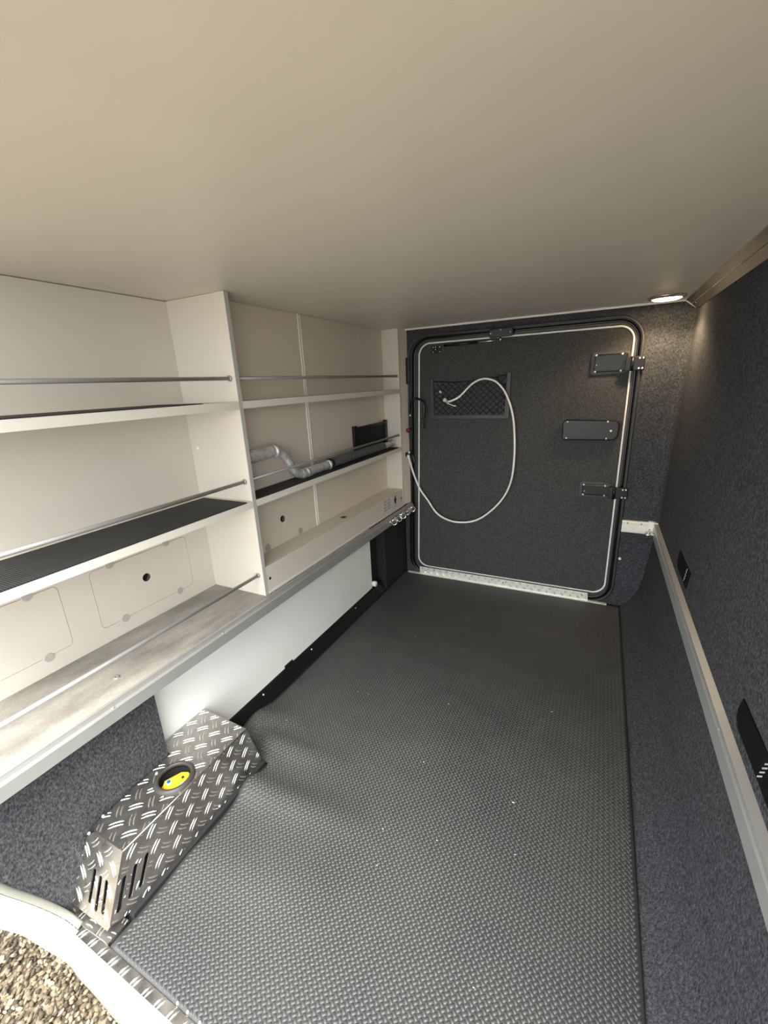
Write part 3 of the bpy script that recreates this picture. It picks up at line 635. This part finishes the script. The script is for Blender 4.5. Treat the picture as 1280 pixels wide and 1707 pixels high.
plate('outer_frame', [rrect(-1.024, 0.1445, 0.002, 1.446, 0.112, 8), rrect(-0.996, 0.131, 0.012, 1.431, 0.096, 8)], 'XZ', YF - 0.010, D0 + 0.02, 'black_gloss', d1, bev=0.004, warp=warp)
ol = [wq(x, z, YF - 0.008) for x, z in rrect(-1.021, 0.1415, 0.004, 1.443, 0.11, 10)]
obj('outer_lip', tube(NB(), ol, 0.006, 8, True), 'dark_rubber', d1, smooth=True)
bl = [wq(x, z, D0 - 0.004) for x, z in rrect(-0.991, 0.1255, 0.016, 1.427, 0.092, 10)]
obj('bulb_seal', tube(NB(), bl, 0.0058, 8, True), 'black_gloss', d1, smooth=True)
tag(obj('wall_outer', bx(-1.40, 0.46, 2.41, 2.46, -0.05, 1.5), 'black_matt'), 'outer skin behind the loading hatch', 'wall', kind='structure')
def hinge(x0, x1, z0, z1, ax1, az0, az1, label):
    h = obj('hinge', prism(NB(), [(x0, z0 + 0.012), (x0 + 0.012, z0), (x1 - 0.02, z0 + 0.004), (x1, z0 + 0.018), (x1, z1 - 0.018), (x1 - 0.02, z1 - 0.004), (x0 + 0.012, z1), (x0, z1 - 0.012)], XZ, D0 - 0.007, D0 + 0.001), 'dark_rubber', d1, bevel=0.002)
    m = 0.014
    obj('hinge_body', bx(x0 + m, x1 - m * 0.9, D0 - 0.019, D0 - 0.006, z0 + m, z1 - m), 'black', h, bevel=0.006, seg=3)
    for x, z in ((x0 + m + .006, z0 + m + .003), (x0 + m + .006, z1 - m - .003), (x1 - m - .022, z0 + m + .003), (x1 - m - .022, z1 - m - .003)): screw(h, (x, D0 - 0.0165, z), (0, -1, 0), 0.0055, 0.003)
    screw(h, (x0 + m + .010, D0 - 0.0185, (z0 + z1) / 2 - 0.008), (0, -1, 0), 0.003, 0.002)
    arm = NB(); box(arm, x1 - 0.02, ax1, YF - 0.024, YF - 0.012, az0, az1)
    obj('hinge_arm', arm, 'black', h, bevel=0.003)
    obj('hinge_pin', tube(NB(), [(x1 + 0.006, YF - 0.02, az0 - 0.001), (x1 + 0.006, YF - 0.02, az1 + 0.001)], 0.008, 12), 'black', h, smooth=True)
    for x in (ax1 - 0.022, ax1 - 0.008):
        for z in (az0 + 0.009, az1 - 0.009): screw(h, (x, YF - 0.0235, z), (0, -1, 0), 0.0045, 0.003)
hinge(-0.063, 0.102, 1.192, 1.300, 0.158, 1.206, 1.268, 'upper')
hinge(-0.064, 0.090, 0.585, 0.670, 0.155, 0.594, 0.652, 'lower')
lt = obj('latch_cover', prism(NB(), [(-0.168, 0.895), (-0.158, 0.882), (0.068, 0.884), (0.086, 0.90), (0.090, 0.955), (0.078, 0.978), (-0.155, 0.985), (-0.168, 0.972)], XZ, D0 - 0.030, D0 + 0.001), 'black', d1, bevel=0.011, seg=4)
for x, z in ((-0.145, 0.893), (0.035, 0.893), (-0.145, 0.974), (0.035, 0.974)): screw(lt, (x, D0 - 0.0285, z), (0, -1, 0), 0.0045, 0.003)
screw(lt, (0.052, D0 - 0.0295, 0.930), (0, -1, 0), 0.006, 0.003)
# corner plate with rivets
cp = obj('corner_plate', bx(-0.872, -0.822, D0 - 0.006, D0 + 0.001, 1.348, 1.386), 'black', d1, bevel=0.001)
for x, z in ((-0.866, 1.380), (-0.853, 1.380), (-0.828, 1.380), (-0.866, 1.355), (-0.828, 1.355), (-0.853, 1.368)): screw(cp, (x, D0 - 0.0055, z), (0, -1, 0), 0.0034, 0.002)
# gas stay along the top
gs = obj('gas_stay', tube(NB(), [(-0.80, D0 - 0.016, 1.384), (-0.62, D0 - 0.016, 1.386)], 0.0065, 12), 'black_gloss', d1, smooth=True)
obj('piston_rod', tube(NB(), [(-0.625, D0 - 0.016, 1.386), (-0.497, D0 - 0.016, 1.388)], 0.0028, 8), 'chrome', gs, smooth=True)
obj('ball_joint', tube(NB(), [(-0.494, D0 - 0.024, 1.380), (-0.494, D0 - 0.024, 1.402)], 0.0045, 10), 'chrome', gs, smooth=True)
sb = obj('stay_bracket', prism(NB(), [(-0.545, 1.398), (-0.435, 1.402), (-0.428, 1.415), (-0.432, 1.442), (-0.548, 1.442), (-0.552, 1.412)], XZ, YF - 0.030, YF - 0.006), 'black', d1, bevel=0.004)
for x, z in ((-0.490, 1.434), (-0.540, 1.420), (-0.442, 1.420)): screw(sb, (x, YF - 0.0295, z), (0, -1, 0), 0.0038, 0.003)
# left side hardware
obj('side_catch', bx(-1.020, -1.000, YF - 0.028, YF + 0.005, 1.19, 1.335), 'black', d1, bevel=0.003)
screw(d1, (-1.006, YF - 0.013, 1.012), (0, -1, 0), 0.005)
# hatch sill
hs = thing('sill_plate', (-0.44, 2.35, 0), 'bright aluminium chequer-plate sill strip below the hatch', 'sill plate')
obj('upstand', prism(NB(), [(-0.962, 0.004), (-0.962, 0.052), (0.026, 0.052), (0.030, 0.0035)], XZ, 2.3405, 2.345), 'alu_bright', hs)
obj('base_strip', bx(-1.045, 0.122, 2.330, 2.3485, 0.0, 0.0075), 'alu_bright', hs)
up_ = [(-0.958, 0.010), (-0.958, 0.050), (0.024, 0.050), (0.026, 0.010)]
treads('tread_pattern', hs, (0, 2.3403, 0), (1, 0, 0), (0, 0, 1), inpoly(up_), pitch=0.029, off=(0.0, 0.0), urange=(-1, .1), vrange=(0, .06), rotd=math.pi / 4, ln=0.011, sp=0.006)
for x in (-0.92, -0.43, 0.0): screw(hs, (x, 2.3405, 0.032), (0, -1, 0), 0.005, 0.002, 'cap')
screw(wf, (0.159, YF, 0.269), (0, -1, 0), 0.008, 0.004)
# ------------------------------------------------------------------ net pocket
DN = D0 - 0.002
net = thing('storage_net', (-0.66, DN, 1.0), 'black mesh storage net pocket with three-sided frame on the hatch', 'net pocket')
nfp = [(-0.886, 0.990), (-0.440, 0.990), (-0.436, 1.228), (-0.456, 1.228), (-0.462, 1.008), (-0.866, 1.008), (-0.866, 1.212), (-0.884, 1.218)]
obj('frame', prism(NB(), nfp, XZ, DN - 0.010, DN + 0.001), 'dark_rubber', net, bevel=0.002)
def ntop(x): return 1.198 - 0.016 * math.sin(math.pi * (x + 0.866) / 0.404) + 0.018 * (x + 0.866) / 0.404
cords = NB(); x0, x1, z0 = -0.866, -0.462, 1.008
for s in (1, -1):
    c0 = -0.7
    while c0 < 0.9:
        pts = []
        for k in range(25):
            x = x0 + (x1 - x0) * k / 24; z = z0 + (c0 + (x - x0) * s * 0.92)
            if z0 <= z <= ntop(x): pts.append((x, DN - 0.005 - 0.004 * math.sin(12 * x) ** 2, z))
        if len(pts) > 2: tube(cords, pts, 0.0019, 5)
        c0 += 0.033
ob = obj('mesh_cords', cords, 'black', net, smooth=True); ob['kind'] = 'stuff'
obj('elastic_hem', tube(NB(), [(x0 + (x1 - x0) * k / 20, DN - 0.007, ntop(x0 + (x1 - x0) * k / 20)) for k in range(21)], 0.0035, 8), 'black', net, smooth=True)
tg = obj('tag', prism(NB(), [(-0.832, 1.140), (-0.820, 1.132), (-0.814, 1.141), (-0.826, 1.149)], XZ, DN - 0.013, DN - 0.011), 'paper', net)
# ------------------------------------------------------------------ shower hose
HY = 2.345
hp_ = [(-0.700, HY, 1.117), (-0.668, HY, 1.148), (-0.630, HY - .006, 1.180), (-0.590, HY - .01, 1.198), (-0.548, HY - .01, 1.199), (-0.500, HY - .008, 1.178), (-0.455, HY, 1.120), (-0.418, HY, 1.020), (-0.402, HY, 0.905), (-0.398, HY, 0.780), (-0.408, HY, 0.660), (-0.445, HY, 0.560), (-0.515, HY, 0.470), (-0.600, HY, 0.405), (-0.692, HY - .004, 0.383), (-0.775, HY - .006, 0.392), (-0.845, HY - .008, 0.432), (-0.898, 2.338, 0.504), (-0.946, 2.330, 0.575), (-0.980, 2.312, 0.678), (-0.993, 2.298, 0.750)]
sh_ = thing('shower_hose', (-0.7, HY, 0.38), 'long white shower hose looping down the hatch, with chrome hand shower in the net', 'hose')
obj('hose', tube(NB(), catmull(hp_, 8), 0.0053, 10), 'hose', sh_, smooth=True)
hd = catmull([(-0.700, HY, 1.117), (-0.720, HY - .004, 1.104), (-0.745, HY - .008, 1.093), (-0.768, HY - .010, 1.087)], 6)
obj('handle', tube(NB(), hd, [0.0048 + 0.0018 * abs(math.sin(k * 0.8)) for k in range(len(hd))], 12), 'white_pl', sh_, smooth=True)
obj('shower_head', lathe(NB(), (-0.782, HY - .012, 1.094), (-0.35, -0.75, 0.45), [(0.0001, -0.018), (0.006, -0.016), (0.008, -0.006), (0.0105, 0.006), (0.0115, 0.011), (0.0095, 0.013), (0.0001, 0.013)], 18, False), 'white_pl', sh_, smooth=True)
lv = catmull([(-0.772, HY - .018, 1.080), (-0.752, HY - .024, 1.074), (-0.732, HY - .026, 1.066), (-0.718, HY - .026, 1.064)], 5)
obj('trigger_lever', tube(NB(), lv, [0.003] * (len(lv) - 3) + [0.0035, 0.0045, 0.0035], 8), 'white_pl', sh_, smooth=True)
obj('end_fitting', tube(NB(), [(-0.988, 2.302, 0.725), (-0.996, 2.295, 0.762), (-1.002, 2.293, 0.788)], [0.007, 0.007, 0.008], 12), 'white_pl', sh_, smooth=True)
hk = catmull([(-1.003, YF - .018, 1.030), (-1.004, YF - .024, 1.070), (-0.990, YF - .026, 1.098), (-0.962, YF - .026, 1.110), (-0.930, YF - .026, 1.098), (-0.912, YF - .026, 1.065), (-0.914, YF - .026, 1.015), (-0.922, YF - .026, 0.975), (-0.921, YF - .026, 0.948), (-0.915, YF - .026, 0.940)], 6)
tag(obj('bent_hook', tube(NB(), hk, 0.0068, 10), 'black_gloss', smooth=True), 'black cane-shaped hook on the left edge of the hatch', 'hook')
hb = thing('wall_holder', (-1.02, 2.33, 0.72), 'small holder with black lever clasping the lower hose end beside the hatch', 'holder')
obj('bracket', bx(-1.0255, -0.996, 2.304, 2.322, 0.776, 0.800), 'black', hb, bevel=0.003)
obj('lever', tube(NB(), catmull([(-0.998, 2.305, 0.798), (-0.980, 2.297, 0.794), (-0.967, 2.293, 0.768), (-0.961, 2.291, 0.742)], 5), 0.0045, 8), 'black_gloss', hb, smooth=True)
obj('clasp', bx(-1.006, -0.993, 2.300, 2.312, 0.792, 0.806), 'chrome', hb, bevel=0.003)
rk = lathe(NB(), (-1.014, 2.330, 0.930), (0.5, -0.85, 0), [(0.0001, 0.018), (0.010, 0.018), (0.014, 0.012), (0.009, 0.004), (0.005, -0.01), (0.0001, -0.01)], 14, False)
tag(obj('red_knob', rk, 'red', smooth=True), 'small dark red knob on the filler panel left of the hatch', 'knob')
# ------------------------------------------------------------------ strap tabs on the right wall
def strap(yn, yf, ys_, label):
    t = thing('wall_strap', (0.302, (yn + yf) / 2, 0.48), label, 'wall patch', 'black patches on the right wall')
    zb, zt = 0.518, 0.580
    poly = [(yn, zb), (yf - 0.022, zb), (yf - 0.004, zb + 0.010), (yf, zb + 0.030), (yf - 0.010, zt), (yn - 0.020, zt)]
    f = lambda u, v, h: (0.3005 + (v - 0.48) * 0.0253 + h, u, v)
    obj('patch', prism(NB(), poly, f, -0.0028, 0.002), 'patch', t)
    for k in range(4):
        y, z = ys_ - 0.004 * k, zb + 0.004 + k * 0.013
        obj('stripe', prism(NB(), [(y, z), (y - 0.015, z + 0.015), (y - 0.015, z + 0.0185), (y, z + 0.0035)], f, -0.0034, -0.0020), 'stripe', t)
strap(1.535, 1.735, 1.585, 'black striped rubber patch on the right wall, nearer the hatch')
strap(0.715, 0.922, 0.778, 'black striped rubber patch on the right wall, cut by the right picture edge')
# ------------------------------------------------------------------ ceiling lamp
lc = Vector((0.196, 2.195, ZC))
lm = thing('ceiling_lamp', tuple(lc), 'round recessed warm light in the ceiling corner above the hatch', 'ceiling light')
obj('bezel', lathe(NB(), lc, (0, 0, -1), [(0.052, 0.0), (0.052, 0.009), (0.058, 0.011), (0.067, 0.006), (0.069, 0.0)], 36), 'lamp_ring', lm, smooth=True)
obj('lens', lathe(NB(), lc, (0, 0, -1), [(0.0515, 0.002), (0.0515, 0.009), (0.045, 0.0125), (0.025, 0.0145), (0.0001, 0.015)], 30, False), 'lamp', lm, smooth=True)
sl_d = bpy.data.lights.new('lamp_beam', 'SPOT'); slo = bpy.data.objects.new('lamp_beam', sl_d); COL.objects.link(slo)
sl_d.energy = 5.0; sl_d.color = (1.0, 0.76, 0.47); sl_d.spot_size = math.radians(140); sl_d.spot_blend = 0.5; sl_d.shadow_soft_size = 0.03
slo.parent = lm; slo.location = (0, 0, -0.03)
# ------------------------------------------------------------------ gravel
ico = bmesh.new(); bmesh.ops.create_icosphere(ico, subdivisions=1, radius=1.0)
iv = np.array([v.co[:] for v in ico.verts]); ifc = np.array([[v.index for v in f.verts] for f in ico.faces]); ico.free()
NS = 9000
px = rng.uniform(-2.0, -0.75, NS); py = rng.uniform(-0.05, 0.62, NS)
ax = np.stack([rng.uniform(0.006, 0.0125, NS), rng.uniform(0.004, 0.0075, NS), rng.uniform(0.003, 0.006, NS)], 1)
a1 = rng.uniform(0, math.tau, NS); a2 = rng.uniform(-0.5, 0.5, NS)
vs = iv[None] * (1 + rng.uniform(-0.16, 0.16, (NS, len(iv), 1))) * ax[:, None, :]
c, s = np.cos(a2)[:, None], np.sin(a2)[:, None]; vx, vz = vs[:, :, 0] * c - vs[:, :, 2] * s, vs[:, :, 0] * s + vs[:, :, 2] * c
c, s = np.cos(a1)[:, None], np.sin(a1)[:, None]; X_, Y_ = vx * c - vs[:, :, 1] * s, vx * s + vs[:, :, 1] * c
vv = np.stack([X_ + px[:, None], Y_ + py[:, None], vz + (-0.558 + rng.uniform(-0.002, 0.012, NS))[:, None]], -1)
fc = (ifc[None] + (np.arange(NS) * len(iv))[:, None, None]).reshape(-1, 3)
gv = link('gravel', fast_mesh('gravel', vv, fc), 'stone', smooth=True, recenter=False)
tag(gv, 'loose beige gravel on the ground below the white frame', 'gravel', kind='stuff')
